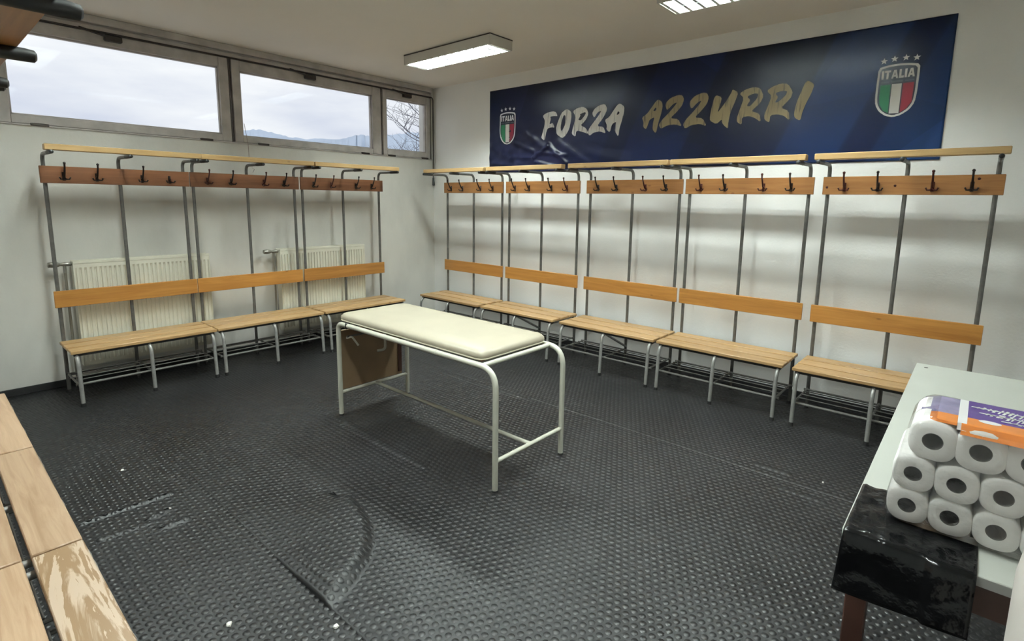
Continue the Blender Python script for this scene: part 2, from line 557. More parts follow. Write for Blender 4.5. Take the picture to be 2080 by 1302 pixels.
# floor: sheets of studded rubber, lifted and wrinkled
def seg_d(x, y, a, b):
    ax, ay = a; bx, by = b
    t = np.clip(((x - ax) * (bx - ax) + (y - ay) * (by - ay)) / ((bx - ax) ** 2 + (by - ay) ** 2), 0, 1)
    return np.hypot(x - ax - t * (bx - ax), y - ay - t * (by - ay))
RIDGES = [((2.466, -4.29), (2.472, -3.91), .014, .011), ((2.68, -4.25), (2.69, -4.05), .014, .007), ((2.64, -3.97), (2.66, -4.05), .014, .014), ((2.78, -4.03), (2.79, -3.93), .016, .010),
          ((1.40, -2.725), (2.34, -2.79), .035, .010), ((2.34, -2.79), (3.24, -2.82), .03, .011), ((1.75, -1.60), (2.96, -1.54), .035, .007),
          ((4.70, -1.42), (4.88, -1.425), .018, .009), ((4.88, -1.61), (5.1, -1.62), .02, .005), ((3.15, -2.45), (3.7, -2.42), .06, .006)]
ARC = [(3.20, -3.33), (3.34, -3.355), (3.47, -3.395), (3.575, -3.455), (3.68, -3.545), (3.75, -3.645), (3.806, -3.78)]
def sm(t):
    t = np.clip(t, 0, 1)
    return t * t * (3 - 2 * t)
SEAMS = [-3.77, -1.52]
def floor_h(x, y):
    x = np.asarray(x, float); y = np.asarray(y, float)
    h = .0035 * np.sin(2.1 * x + 1.3 * y + .6) * np.sin(1.7 * y - .8 * x) + .0016 * np.sin(6.3 * x + 4.1 * y) * np.sin(5.2 * y - 2.2 * x + 1)
    # broad swells in the foreground
    h = h + .016 * np.exp(-(((x - 4.15) / .42) ** 2 + ((y + 3.62) / .22) ** 2))
    for a, b, w, k in RIDGES:
        h = h + k * np.exp(-(seg_d(x, y, a, b) / w) ** 2)
    d = np.full(x.shape, 9.)
    for a, b in zip(ARC[:-1], ARC[1:]):
        d = np.minimum(d, seg_d(x, y, a, b))
    inside = (y < np.interp(x, [p[0] for p in ARC], [p[1] for p in ARC])) & (x < 3.806)
    bub = np.where(inside, sm(1 - d / .40) ** .8, sm(1 - d / .065))
    bub = bub * sm((x - 3.02) / .3) * (y > SEAMS[0])
    return h + .040 * bub * (.45 + .55 * sm((y - SEAMS[0]) / .09))
floor = struct(obj('floor', MB().box((0, RY, -.1), (RX, 0, -.03)), 'slab'))
ys = [RY] + SEAMS + [0.]
for y0, y1 in zip(ys[:-1], ys[1:]):
    nx = int(RX / .0105) + 1
    ny = int((y1 - y0) / .0105) + 1
    X, Y = np.meshgrid(np.linspace(0, RX, nx), np.linspace(y0 + .0012, y1 - .0012, ny))
    Z = floor_h(X, Y)
    V = np.stack([X, Y, Z - .0], -1).reshape(-1, 3)
    i = np.arange(ny - 1)[:, None] * nx + np.arange(nx - 1)[None]
    Fq = np.stack([i, i + 1, i + nx + 1, i + nx], -1).reshape(-1, 4)
    # skirt down to the slab so that the sheet has an edge
    rim = np.concatenate([np.arange(nx), np.arange(1, ny) * nx + nx - 1, (ny - 1) * nx + np.arange(nx - 2, -1, -1), np.arange(ny - 2, 0, -1) * nx])
    base = V[rim].copy(); base[:, 2] = -.03
    V2 = np.concatenate([V, base])
    k = np.arange(len(rim)); k2 = (k + 1) % len(rim)
    Fr = np.stack([rim[k], len(V) + k, len(V) + k2, rim[k2]], -1)
    np_mesh('rubber_sheet', V2, [Fq, Fr], 'rubber', floor, True)
P_ = .0365
rows = np.arange(int(-RY / (P_ * .866)))
pts = []
for r in rows:
    yy = -.014 - r * P_ * .866
    xx = np.arange(.02 + (r % 2) * P_ / 2, RX - .01, P_)
    pts.append(np.stack([xx, np.full(len(xx), yy)], -1))
pts = np.concatenate(pts)
keep = np.ones(len(pts), bool)
for s_ in SEAMS:
    keep &= abs(pts[:, 1] - s_) > .004
keep &= pts[:, 1] > RY + .02
pts = pts[keep]
hz = floor_h(pts[:, 0], pts[:, 1])
ex = (floor_h(pts[:, 0] + .004, pts[:, 1]) - floor_h(pts[:, 0] - .004, pts[:, 1])) / .008
ey = (floor_h(pts[:, 0], pts[:, 1] + .004) - floor_h(pts[:, 0], pts[:, 1] - .004)) / .008
an = np.arange(8) * PI / 4
rings = []
for rr, zz in ((.0145, -.0006), (.0125, .00105)):
    dx, dy = rr * np.cos(an), rr * np.sin(an)
    rings.append(np.stack([pts[:, None, 0] + dx, pts[:, None, 1] + dy, hz[:, None] + zz + ex[:, None] * dx + ey[:, None] * dy], -1))
SV = np.concatenate(rings, 1).reshape(-1, 3)
b0 = np.arange(len(pts))[:, None] * 16
q = np.stack([np.stack([b0[:, 0] + k, b0[:, 0] + (k + 1) % 8, b0[:, 0] + 8 + (k + 1) % 8, b0[:, 0] + 8 + k], -1) for k in range(8)], 1).reshape(-1, 4)
tp = b0 + 8 + np.arange(8)[None]
st = np_mesh('floor_studs', SV, [q, tp], 'stud', floor)
st['kind'] = 'stuff'
st['label'] = 'small round studs moulded on the black rubber floor'

# ------------------------------------------------------------------ windows
# one row of three bottom-hung sashes, steel frame, under a grey head track
def window(n, y0, y1, gy0, gy1, gz0, gz1, z0=2.095, z1=2.862, rail_y=None):
    fr = struct(obj('window_%d' % n, MB().box((-.11, y0, z0 - .01), (-.075, y0 + .012, z1)).box((-.11, y1 - .012, z0 - .01), (-.075, y1, z1))
                    .box((-.11, y0, z0 - .01), (-.075, y1, z0 + .004)).box((-.11, y0, z1 - .01), (-.075, y1, z1)), 'alu_dark'))
    xa, xb = -.075, .004
    for a, b in (((xa, y0 + .006, z0), (xb, gy0, z1)), ((xa, gy1, z0), (xb, y1 - .006, z1)), ((xa, gy0, z0), (xb, gy1, gz0)), ((xa, gy0, gz1), (xb, gy1, z1))):
        obj('sash_bar', MB().box(a, b, .004), 'alu', fr)
    # thin inner bead round the glass
    d = .012
    obj('glazing_bead', MB().box((-.05, gy0, gz0), (-.02, gy0 + d, gz1)).box((-.05, gy1 - d, gz0), (-.02, gy1, gz1))
        .box((-.05, gy0, gz0), (-.02, gy1, gz0 + d)).box((-.05, gy0, gz1 - d), (-.02, gy1, gz1)), 'alu', fr)
    obj('pane', MB().box((-.044, gy0 + .003, gz0 + .003), (-.038, gy1 - .003, gz1 - .003)), 'glass', fr)
    for t in (.16, .86):
        yy = y0 + t * (y1 - y0)
        obj('hinge', MB().box((.004, yy - .055, z0 - .012), (.016, yy + .055, z0 + .008), .003), 'bronze', fr)
    return fr
window(1, -4.185, -2.505, -4.075, -2.595, 2.158, 2.775)
window(2, -2.485, -.802, -2.405, -.925, 2.155, 2.768)
window(3, -.785, -.05, -.722, -.115, 2.165, 2.772)
# fixed surround: mullions, sill rail, head track up to the ceiling
struct(obj('trim_1', MB().box((-.10, WY0, WZ0 - .004), (.012, WY1, WZ0 + .008), .002), 'alu'))
tr2 = struct(obj('trim_2', MB().box((-.10, WY0, 2.868), (-.006, WY1, RZ), .003), 'alu'))
obj('head_rail', MB().box((-.006, WY0, 2.925), (.030, WY1, 2.984), .004), 'alu', tr2)
obj('head_rail', MB().box((-.006, WY0, 2.872), (.016, WY1, 2.908), .004), 'alu', tr2)
for y in (-4.198, -2.495, -.7935, -.042):
    struct(obj('trim_3', MB().box((-.115, y - .009, WZ0), (-.012, y + .009, 2.87)), 'alu_dark'))
# window opener: shaft along the heads, scissor arms, crank rod in the corner
op = empty('window_opener', (.02, -.03, 1.76), 0, 'dark window opener shaft along the window heads with crank rod in the corner', 'window opener')
def rel(o, pts):
    return [(p[0] - o[0], p[1] - o[1], p[2] - o[2]) for p in pts]
OO = (.02, -.03, 1.76)
obj('shaft', MB().tube(rel(OO, [(.028, -3.95, 2.866), (.028, -.06, 2.866)]), .0075, 6), 'bronze', op)
obj('crank_rod', MB().tube(rel(OO, fillet([(.028, -.09, 2.866), (.028, -.028, 2.866), (.028, -.028, 2.0), (.028, -.030, 1.86)], .04)), .007, 8), 'bronze', op)
obj('crank_grip', MB().lathe([(.006, .10), (.012, .085), (.015, .01), (.017, -.005), (.010, -.012)], (.008, 0, 0), 12), 'cap', op)
for y in (-3.40, -1.70, -.437):
    obj('scissor_box', MB().box((.0 - .016, y - .06 + .03, 2.806 - 1.76), (.030, y + .06 + .03, 2.852 - 1.76), .006), 'bronze', op)
    obj('scissor_arm', MB().tube(rel(OO, [(.036, y - .22, 2.872), (.042, y - .05, 2.838)]), .009, 6), 'bronze', op)

# ------------------------------------------------------------------ outdoors
og = struct(obj('ground_outside', MB().box((-1500, -1500, -3.2), (-.9, 1600, -3.0)), 'ground'))
outl = [(-.985, .12, .030), (-.972, .19, .050), (-.9617, .2565, .064), (-.9325, .3485, .088), (-.921, .3746, .1055), (-.9126, .3942, .1075), (-.9055, .4108, .1055),
        (-.8967, .4309, .1000), (-.8886, .4479, .0985), (-.8801, .4649, .0962), (-.8704, .482, .0992), (-.8547, .5096, .0985), (-.8412, .53, .106), (-.8343, .5403, .109),
        (-.8256, .5542, .1058), (-.80, .59, .112), (-.7879, .605, .116), (-.75, .655, .118), (-.70, .71, .11), (-.6, .8, .08), (-.45, .89, .03)]
rng = random.Random(3)
V, Fc = [], []
fine = []
for (a, b) in zip(outl[:-1], outl[1:]):
    for k in range(5):
        t = k / 5
        fine.append([a[i] * (1 - t) + b[i] * t for i in range(3)])
for d in fine:
    hl = math.hypot(d[0], d[1])
    ux, uy = d[0] / hl, d[1] / hl
    top = 1.57 + 1100 * d[2] / hl
    for rr, zz in ((760, -3.5), (860, top * .28 + rng.uniform(-5, 5)), (980, top * .66 + rng.uniform(-6, 6)), (1100, top + rng.uniform(-1.2, 1.2)), (1300, top * .5), (1420, -4)):
        V.append((5.6 + ux * rr, -4.7 + uy * rr, zz))
nr = 6
for i in range(len(fine) - 1):
    for k in range(nr - 1):
        Fc.append((i * nr + k, (i + 1) * nr + k, (i + 1) * nr + k + 1, i * nr + k + 1))
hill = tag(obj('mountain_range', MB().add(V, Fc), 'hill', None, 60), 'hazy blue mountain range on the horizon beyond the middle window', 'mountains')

def bare_tree(name, loc, h, seed, label):
    rg = random.Random(seed)
    root = empty(name, loc, 0, label, 'tree')
    tr, br = MB(), MB()
    def grow(mb, p, d, ln, r, depth):
        pts = [p]
        dd = d.copy()
        for k in range(3):
            dd = (dd + Vector((rg.uniform(-1, 1), rg.uniform(-1, 1), rg.uniform(-.4, .8))) * .22).normalized()
            pts.append(pts[-1] + dd * ln / 3)
        mb.tube(pts, [r, r * .85, r * .72, r * .55], (3 if depth > 3 else 5) if depth else 7, False)
        if depth >= 6:
            return
        nb = 4
        for k in range(nb):
            t = rg.choice((1, 2, 3, 3))
            a = rg.uniform(0, 2 * PI)
            side = Vector((math.cos(a), math.sin(a), rg.uniform(-.15, .75)))
            grow(br, pts[t], (dd * .55 + side * .85).normalized(), ln * rg.uniform(.56, .8), max(r * .52, .0045), depth + 1)
    grow(tr, Vector((0, 0, 0)), Vector((.02, .03, 1)), h * .30, h * .021, 0)
    obj('trunk', tr, 'twig', root, 60, False)
    obj('branches', br, 'twig', root, 60, False)
    return root
bare_tree('bare_tree', (-11.2, 10.1, -3.0), 14.5, 5, 'bare winter tree with fine twigs outside the small right window')

# ------------------------------------------------------------------ ceiling lamps
def make_lamp(x0, y0, label):
    L, W, H = 1.19, .285, .095
    zb = RZ - H
    t = empty('ceiling_lamp', (x0, y0, zb), 0, label, 'ceiling lamp', 'fluorescent louvre lamps on the ceiling')
    obj('housing', MB().box((0, 0, 0), (L, .012, H)).box((0, W - .012, 0), (L, W, H)).box((0, 0, 0), (.012, W, H)).box((L - .012, 0, 0), (L, W, H)).box((0, 0, H - .01), (L, W, H)), 'lamp_body', t)
    obj('mounting_plate', MB().box((-.002, -.002, H - .012), (L + .002, W + .002, H - .004)), 'bronze', t)
    for k in (0, 1):
        yc = W * (.27 + .46 * k)
        for dy in (-.019, .019):
            obj('fluorescent_tube', MB().tube([(.04, yc + dy, H - .034), (L - .04, yc + dy, H - .034)], .011, 8), 'tube', t)
        a, b = (.016, W / 2 - .004) if k == 0 else (W / 2 + .004, W - .016)
        m_, lo = (a + b) / 2, .004
        # V-shaped side reflectors of the channel
        obj('reflector', MB().add([(.014, a, lo), (L - .014, a, lo), (L - .014, a + .022, H - .014), (.014, a + .022, H - .014)], [(0, 1, 2, 3)])
            .add([(.014, b, lo), (L - .014, b, lo), (L - .014, b - .022, H - .014), (.014, b - .022, H - .014)], [(3, 2, 1, 0)]), 'louver', t)
        nb = 13
        for i in range(nb):
            xx = .03 + (L - .06) * i / (nb - 1)
            if k == 0 and i == 0:
                bl = obj('louver_blade', MB().add([(-.011, a, .001), (.011, a, .001), (.011, b, .001), (-.011, b, .001), (-.002, a, .034), (.002, a, .034), (.002, b, .034), (-.002, b, .034)],
                         [(0, 3, 2, 1), (4, 5, 6, 7), (0, 1, 5, 4), (1, 2, 6, 5), (2, 3, 7, 6), (3, 0, 4, 7)]), 'louver', t)
            else:
                bl = BL0.copy(); COL.objects.link(bl); bl.parent = t
            if k == 0 and i == 0:
                BL0 = bl
            bl.location = (xx, k * (W / 2 - .006), 0)
    obj('centre_strip', MB().box((.012, W / 2 - .004, .001), (L - .012, W / 2 + .004, .03)), 'louver', t)
    return t
lamp0 = make_lamp(1.045, -1.245, 'lit white louvre ceiling lamp hanging over the room corner near the windows')
for (x, y), lab in (((3.77, -1.225), 'lit louvre ceiling lamp above the right half of the blue banner'), ((1.02, -3.80), 'louvre ceiling lamp at the top left edge near the biggest window'),
                    ((3.77, -3.80), 'louvre ceiling lamp overhead near the photographer, unseen and added for light'), ((3.62, -3.12), 'louvre ceiling lamp above the treatment couch, unseen and added for light')):  # the last two lamps are unseen, added to light the room
    c = dup(lamp0)
    c.location = (x, y, RZ - .095)
    c['label'] = lab
    if 'couch' in lab:
        c.rotation_euler.z = PI / 2

# ------------------------------------------------------------------ changing-room benches
# local frame: X along the wall 0..1, room side is -Y (distance v from the wall = -y)
US = (.030, .498, .963)
HK = (.140, .342, .645, .845)
def make_hook(upper=True):
    m = MB()
    m.box((-.010, -.2245, 1.672), (.010, -.219, 1.735), .002)
    if upper:
        m.tube([(0, -.224, 1.700), (0, -.243, 1.712), (0, -.262, 1.742), (0, -.280, 1.775), (0, -.284, 1.800)], [.008, .0075, .0065, .006, .0065], 7)
        m.lathe([(.003, -.009), (.0085, -.004), (.0095, .002), (.006, .008), (.002, .010)], (0, -.284, 1.801), 8)
    else:
        m.tube([(0, -.224, 1.700), (0, -.240, 1.708)], .007, 7)
    for s in (-1, 1):
        m.tube([(0, -.224, 1.690), (s * .012, -.240, 1.681), (s * .026, -.252, 1.681), (s * .033, -.257, 1.697)], [.006, .0055, .005, .0055], 6)
    return m
def make_bench():
    t = empty('changing_bench', (0, 0, 0))
    up = MB().tube(fillet([(0, -.187, 0), (0, -.187, 1.865), (0, -.562, 1.865)], .062, 7), .0132, 10)
    cap = MB().tube([(0, -.43, 1.865), (0, -.552, 1.865), (0, -.568, 1.864), (0, -.572, 1.864)], [.0148, .0148, .0135, .008], 10)  # black end cap drawn back along the arm to paint the slat's shade
    foot = MB().tube([(0, -.187, .0), (0, -.187, .022)], .0155, 10)
    lg = MB().tube(fillet([(0, -.187, .380), (0, -.628, .380), (0, -.652, 0)], .075, 7), .0138, 10)
    lfoot = MB().tube([(0, -.6523, 0), (0, -.6505, .026)], .0160, 10)
    arm = MB().tube([(0, -.187, .158), (0, -.642, .158)], .008, 8)
    protos = {}
    def put(name, mb, mat, u, parent):
        if name not in protos:
            o = obj(name, mb, mat, parent)
            protos[name] = o
        else:
            o = protos[name].copy()
            COL.objects.link(o)
            o.parent = parent
        o.location = (u, 0, 0)
        return o
    for u in US:
        p = put('upright', up, 'steel', u, t)
        c = put('shade_sleeve', cap, 'cap', 0, p)
        c = put('floor_plug', foot, 'cap', 0, p)
        g = put('leg', lg, 'steel_leg', u + (0 if u > .1 else .006), t)
        put('foot_cap', lfoot, 'cap', 0, g)
        put('rack_arm', arm, 'steel', u, t)
    for v, r in ((.600, .0095), (.235, .008), (.32, .0045), (.41, .0045), (.50, .0045)):
        obj('rack_bar', MB().tube([(.012 if r > .006 else .03, -v, .170 if r < .006 else .160), (.988 if r > .006 else .963, -v, .170 if r < .006 else .160)], r, 8), 'steel', t)
    obj('seat_frame', MB().box((.02, -.600, .376), (.98, -.570, .396)).box((.02, -.25, .376), (.98, -.222, .396)), 'dark_steel', t)
    for a, b in ((.195, .315), (.337, .467), (.489, .619)):
        obj('seat_slat', MB().box((.002, -b, .396), (.998, -a, .4205), .0035), 'seat_wood', t)
    obj('backrest', MB().box((0, -.218, .691), (1.0, -.1995, .822), .003), 'back_wood', t)
    hb = obj('hook_board', MB().box((0, -.2195, 1.650), (1.0, -.1995, 1.778), .003), 'hookboard_wood', t)
    for k, u in enumerate(HK):
        h = put('coat_hook', make_hook(), 'hook', u, hb)
    obj('shelf_slat', MB().box((-.002, -.542, 1.8785), (1.003, -.474, 1.921), .004), 'shelf_wood', t)
    return t
bench0 = make_bench()
GB = 'slatted wooden changing benches with coat hooks'
spots = [  # location, rotation, label
    ((.454, 0, 0), 0, 'bench with coat hooks nearest the room corner, left end of the row under the banner'),
    ((1.498, 0, 0), 0, 'bench with coat hooks under the small left crest of the banner, second from the corner'),
    ((2.578, 0, 0), 0, 'bench with coat hooks under the gap between the two banner words, third from the corner'),
    ((3.603, 0, 0), 0, 'bench with coat hooks under the gold banner lettering, fourth from the corner'),
    ((4.662, 0, 0), 0, 'bench with knotty hook board under the big crest, partly hidden by the white table'),
    ((0, -3.980, 0), PI / 2, 'bench under the windows farthest from the room corner, standing before the left radiator'),
    ((0, -2.974, 0), PI / 2, 'middle bench of the three under the windows, between the two radiators'),
    ((0, -1.956, 0), PI / 2, 'bench under the windows nearest the room corner, before the right radiator'),
    ((4.405, RY, 0), PI, 'nearest worn pale bench at the bottom left with bold swirling grain on its front slat'),
    ((3.398, RY, 0), PI, 'worn pale bench at the left edge, second from the photographer'),
    ((2.388, RY, 0), PI, 'worn pale bench at the left edge, farthest from the photographer and nearest the left radiator'),
]
benches = []
for i, (loc, rz, lab) in enumerate(spots):
    b = bench0 if i == 0 else dup(bench0)
    b.location = loc
    b.rotation_euler = (0, 0, rz)
    tag(b, lab, 'bench', GB)
    benches.append(b)
def kids(o, stem):
    return [c for c in o.children if c.name.split('.')[0] == stem]
# the benches differ in small things
for i, b in enumerate(benches):
    hb = kids(b, 'hook_board')[0]
    hk = kids(hb, 'coat_hook')
    reds = {1: (3,), 2: (2,), 3: (0, 2), 4: (0, 2), 6: (0, 2), 7: (1,)}.get(i, ())
    for k in reds:
        hk[k].data = hk[k].data.copy()
        hk[k].data.materials[0] = MT['hook_red']
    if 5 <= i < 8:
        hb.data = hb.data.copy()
        hb.data.materials[0] = MT['hookboard_shaded']
    if i >= 8:
        for s in kids(b, 'upright'):
            s.scale.z = 1.0097
        for s in kids(b, 'shelf_slat'):
            s.location.z = .018
        for s in kids(b, 'seat_slat'):
            s.data = s.data.copy()
            s.data.materials[0] = MT['worn_wood']
        for s in kids(b, 'shelf_slat'):
            s.data = s.data.copy()
            s.data.materials[0] = MT['hookboard_wood']
sl = kids(benches[8], 'seat_slat')[2]
sl.data.materials[0] = MT['cath_wood']
w1 = kids(kids(benches[5], 'hook_board')[0], 'coat_hook')[3]
bm_ = make_hook(False)
me = bpy.data.meshes.new('coat_hook')
me.from_pydata(bm_.v, [], bm_.f); me.materials.append(MT['hook']); finish(me, 40)
w1.data = me
w1['label'] = 'broken coat hook without its upper prong'
# diagonal braces under two benches of the banner wall
for i in (1, 2):
    obj('brace', MB().box((.47, -.012, -.004), (.49, .012, .004)).v and MB().tube([(.49, -.56, .372), (.52, -.22, .19)], .011, 6), 'steel_leg', benches[i])
# dark knots with screws in the hook board of the last bench
for u, z in ((.028, 1.702), (.440, 1.712), (.875, 1.752)):
    obj('screw', MB().lathe([(.0085, -.2195), (.0075, -.2215), (.003, -.2225)], (u, 0, z), 10, 'y'), 'hook_red', kids(benches[4], 'hook_board')[0])

# ------------------------------------------------------------------ radiators
def make_radiator(y0, label, stub):
    W, z0, z1, xf, xb = 1.0, .16, 1.04, .125, .035
    t = empty('radiator', (0, y0, z0), 0, label, 'radiator', 'ivory panel radiators under the windows')
    H = z1 - z0
    m = MB()
    n = 30
    pr = []
    for k in range(n):
        a = .012 + (W - .024) * k / n
        w = (W - .024) / n
        pr += [(a + w * .10, xf - .012), (a + w * .26, xf), (a + w * .74, xf), (a + w * .90, xf - .012)]
    pr = [(0.004, xf - .004)] + pr + [(W - .004, xf - .004)]
    zs = [.012, .045, .06, H - .075, H - .055, H - .022]
    V, Fc = [], []
    for j, z in enumerate(zs):
        flat = j in (0, 1, 4, 5)
        for (yy, xx) in pr:
            V.append((xf if flat else xx, yy, z))
    nn = len(pr)
    for j in range(len(zs) - 1):
        for k in range(nn - 1):
            Fc.append((j * nn + k, j * nn + k + 1, (j + 1) * nn + k + 1, (j + 1) * nn + k))
    obj('front_panel', MB().add(V, Fc), 'radiator', t, 30, False)
    obj('back_panel', MB().box((xb, .004, .01), (xb + .016, W - .004, H - .02)), 'radiator', t)
    for yy in (0, W - .006):
        obj('side_cover', MB().box((xb, yy, .012), (xf + .001, yy + .006, H - .004), .002), 'radiator', t)
    g = MB().box((xb, 0, H - .024), (xb + .012, W, H)).box((xf - .010, 0, H - .024), (xf + .003, W, H), .003)
    obj('top_rim', g, 'radiator', t)
    for k in range(24):
        yy = .02 + k * (W - .04) / 23
        if k == 0:
            s0 = obj('grille_slat', MB().box((xb + .01, -.006, H - .012), (xf - .008, .006, H - .006)), 'radiator', t)
            s0.location = (0, yy, 0)
        else:
            s = s0.copy(); COL.objects.link(s); s.parent = t; s.location = (0, yy, 0)
    zc_ = H - .025
    v = obj('valve', MB().lathe([(.013, -.045), (.017, -.03), (.017, .0), (.012, .012)], (.08, -.01, zc_), 12, 'y').lathe([(.010, -.075), (.014, -.06), (.014, -.04)], (.08, 0, zc_), 12, 'y')
            .tube([(.08, -.045, zc_), (.08, -.045, zc_ - .07)], .011, 10), 'brass', t)
    obj('valve_knob', MB().lathe([(.012, -.150), (.021, -.145), (.023, -.115), (.019, -.085), (.012, -.072)], (.08, 0, zc_), 14, 'y'), 'brass', v)
    obj('supply_pipe', MB().tube([(.08, -.045, zc_ - .06), (.08, -.045, -.155)], .0095, 8), 'pipe', t)
    obj('bracket', MB().box((.003, .18, .1), (xb + .002, .21, .16)).box((.003, W - .21, .1), (xb + .002, W - .18, .16)), 'radiator', t)
    return t
make_radiator(-3.832, 'ivory panel radiator behind the bench farthest from the room corner', True)
make_radiator(-2.163, 'ivory panel radiator behind the bench nearest the room corner', True)

# ------------------------------------------------------------------ massage table
mt = empty('massage_table', (2.19, -2.73, 0), 0, 'cream treatment couch with white tubular legs in the middle of the room', 'massage table')
LX, LY = 1.548, .595
def mo(p):
    return p
for k, y in enumerate((0., LY)):
    path = fillet([(0, y, .0), (0, y, .690), (LX, y, .690), (LX, y, 0)], [.055, .115], 8)
    fr = obj('side_frame', MB().tube(path, .0165, 12), 'cream_paint', mt)
    for x in (0, LX):
        obj('foot_cap', MB().tube([(x, y, 0), (x, y, .014)], .0185, 12), 'cap', fr)
for x in (.10, LX - .105):
    obj('top_crossbar', MB().tube([(x, 0, .690), (x, LY, .690)], .0145, 10), 'cream_paint', mt)
for x in (0, LX):
    obj('end_stretcher', MB().tube([(x, 0, .175), (x, LY, .175)], .0125, 10), 'cream_paint', mt)
obj('long_stretcher', MB().tube([(0, LY / 2, .175), (LX, LY / 2, .175)], .0125, 10), 'cream_paint', mt)
# cushion: rounded slab, domed top
def cushion(x0, x1, y0, y1, z0, z1, rc=.05, n=8):
    ring = []
    for cx, cy, a0 in ((x1 - rc, y1 - rc, 0), (x0 + rc, y1 - rc, 90), (x0 + rc, y0 + rc, 180), (x1 - rc, y0 + rc, 270)):
        for k in range(n + 1):
            a = math.radians(a0 + 90 * k / n)
            ring.append((cx + rc * math.cos(a), cy + rc * math.sin(a), math.cos(a), math.sin(a)))
    h = z1 - z0
    lv = [(-.012, z0), (.0, z0 + .008), (.004, z0 + h * .35), (.002, z0 + h * .6), (-.012, z0 + h * .86), (-.035, z1 - .003), (-.08, z1 + .002), (-.16, z1 + .004)]
    V, Fc = [], []
    m = len(ring)
    cx, cy = (x0 + x1) / 2, (y0 + y1) / 2
    for off, z in lv:
        for x, y, nx_, ny_ in ring:
            fx = 1 + off / ((x1 - x0) / 2)
            fy = 1 + off / ((y1 - y0) / 2)
            V.append((cx + (x - cx) * fx, cy + (y - cy) * fy, z))
    for j in range(len(lv) - 1):
        for k in range(m):
            k2 = (k + 1) % m
            Fc.append((j * m + k, j * m + k2, (j + 1) * m + k2, (j + 1) * m + k))
    Fc.append(tuple(range(m - 1, -1, -1)))
    Fc.append(tuple((len(lv) - 1) * m + k for k in range(m)))
    return MB().add(V, Fc), ring
cu, ring = cushion(-.01, LX - .115, .010, LY - .012, .7075, .768, .055)
cush = obj('cushion', cu, 'vinyl', mt, 50)
loop = [(x, y, .716) for x, y, a, b in ring]
obj('piping', MB().tube(loop + [loop[0]], .0045, 6), 'piping', cush)
obj('base_board', MB().box((.01, .03, .7005), (LX - .135, LY - .03, .7085)), 'hardboard', mt)
# folded-down head section with its props
hp = obj('folded_head_panel', MB().box((-.038, .022, .182), (-.022, LY - .035, .625), .002), 'hardboard', mt)
obj('panel_pad', MB().box((-.066, .022, .19), (-.038, LY - .035, .62), .006), 'vinyl', hp)
obj('panel_batten', MB().box((-.022, LY - .075, .205), (-.008, LY - .045, .645), .002), 'brown_wood', hp)
obj('prop_rod', MB().tube(fillet([(.13, .30, .675), (.13, .30, .46), (.10, .25, .455)], .03), .0095, 8), 'cream_paint', mt)
obj('prop_rod', MB().tube(fillet([(.055, .03, .585), (.10, .045, .60), (.155, .06, .545)], .02), .007, 8), 'cream_paint', mt)
obj('prop_rod', MB().tube([(.075, .02, .60), (.075, LY - .02, .60)], .007, 8), 'steel', mt)
obj('strap', MB().box((.115, -.019, .668), (.130, .019, .712), .004), 'cap', mt)
obj('tube_joint', MB().tube([(1.06, 0, .690), (1.075, 0, .690)], .0185, 12), 'cream_paint', mt)

# ------------------------------------------------------------------ white side table
TX0, TX1, TY0, TY1, TZ = 5.402, 6.08, -3.182, -1.225, .75
tb = empty('side_table', ((TX0 + TX1) / 2, (TY0 + TY1) / 2, 0), 0, 'white topped table with dark brown wooden legs at the right edge', 'table')
ox, oy = (TX0 + TX1) / 2, (TY0 + TY1) / 2
def tbx(a, b, ch=0.):
    return MB().box((a[0] - ox, a[1] - oy, a[2]), (b[0] - ox, b[1] - oy, b[2]), ch)
top = obj('table_top', tbx((TX0, TY0, TZ - .026), (TX1, TY1, TZ), .002), 'laminate', tb)
obj('edge_strip', tbx((TX0 + .003, TY0 - .0015, TZ - .025), (TX1 - .003, TY0 + .0005, TZ - .003)), 'edge_band', top)
obj('screw_hole', MB().lathe([(.009, TZ - .002), (.009, TZ + .0006), (.004, TZ + .001)], (5.447 - ox, -1.30 - oy, 0), 12), 'cap', top)
for a, b in (((TX0 + .03, TY0 + .025, .64), (TX1 - .03, TY0 + .045, .724)), ((TX0 + .03, TY1 - .045, .64), (TX1 - .03, TY1 - .025, .724)),
             ((TX0 + .025, TY0 + .03, .64), (TX0 + .045, TY1 - .03, .724)), ((TX1 - .045, TY0 + .03, .64), (TX1 - .025, TY1 - .03, .724))):
    obj('apron', tbx(a, b), 'brown_wood', tb)
for x in (TX0 + .02, TX1 - .068):
    for y in (TY0 + .02, TY1 - .068):
        obj('leg', tbx((x, y, 0), (x + .048, y + .048, .724), .003), 'brown_wood', tb)

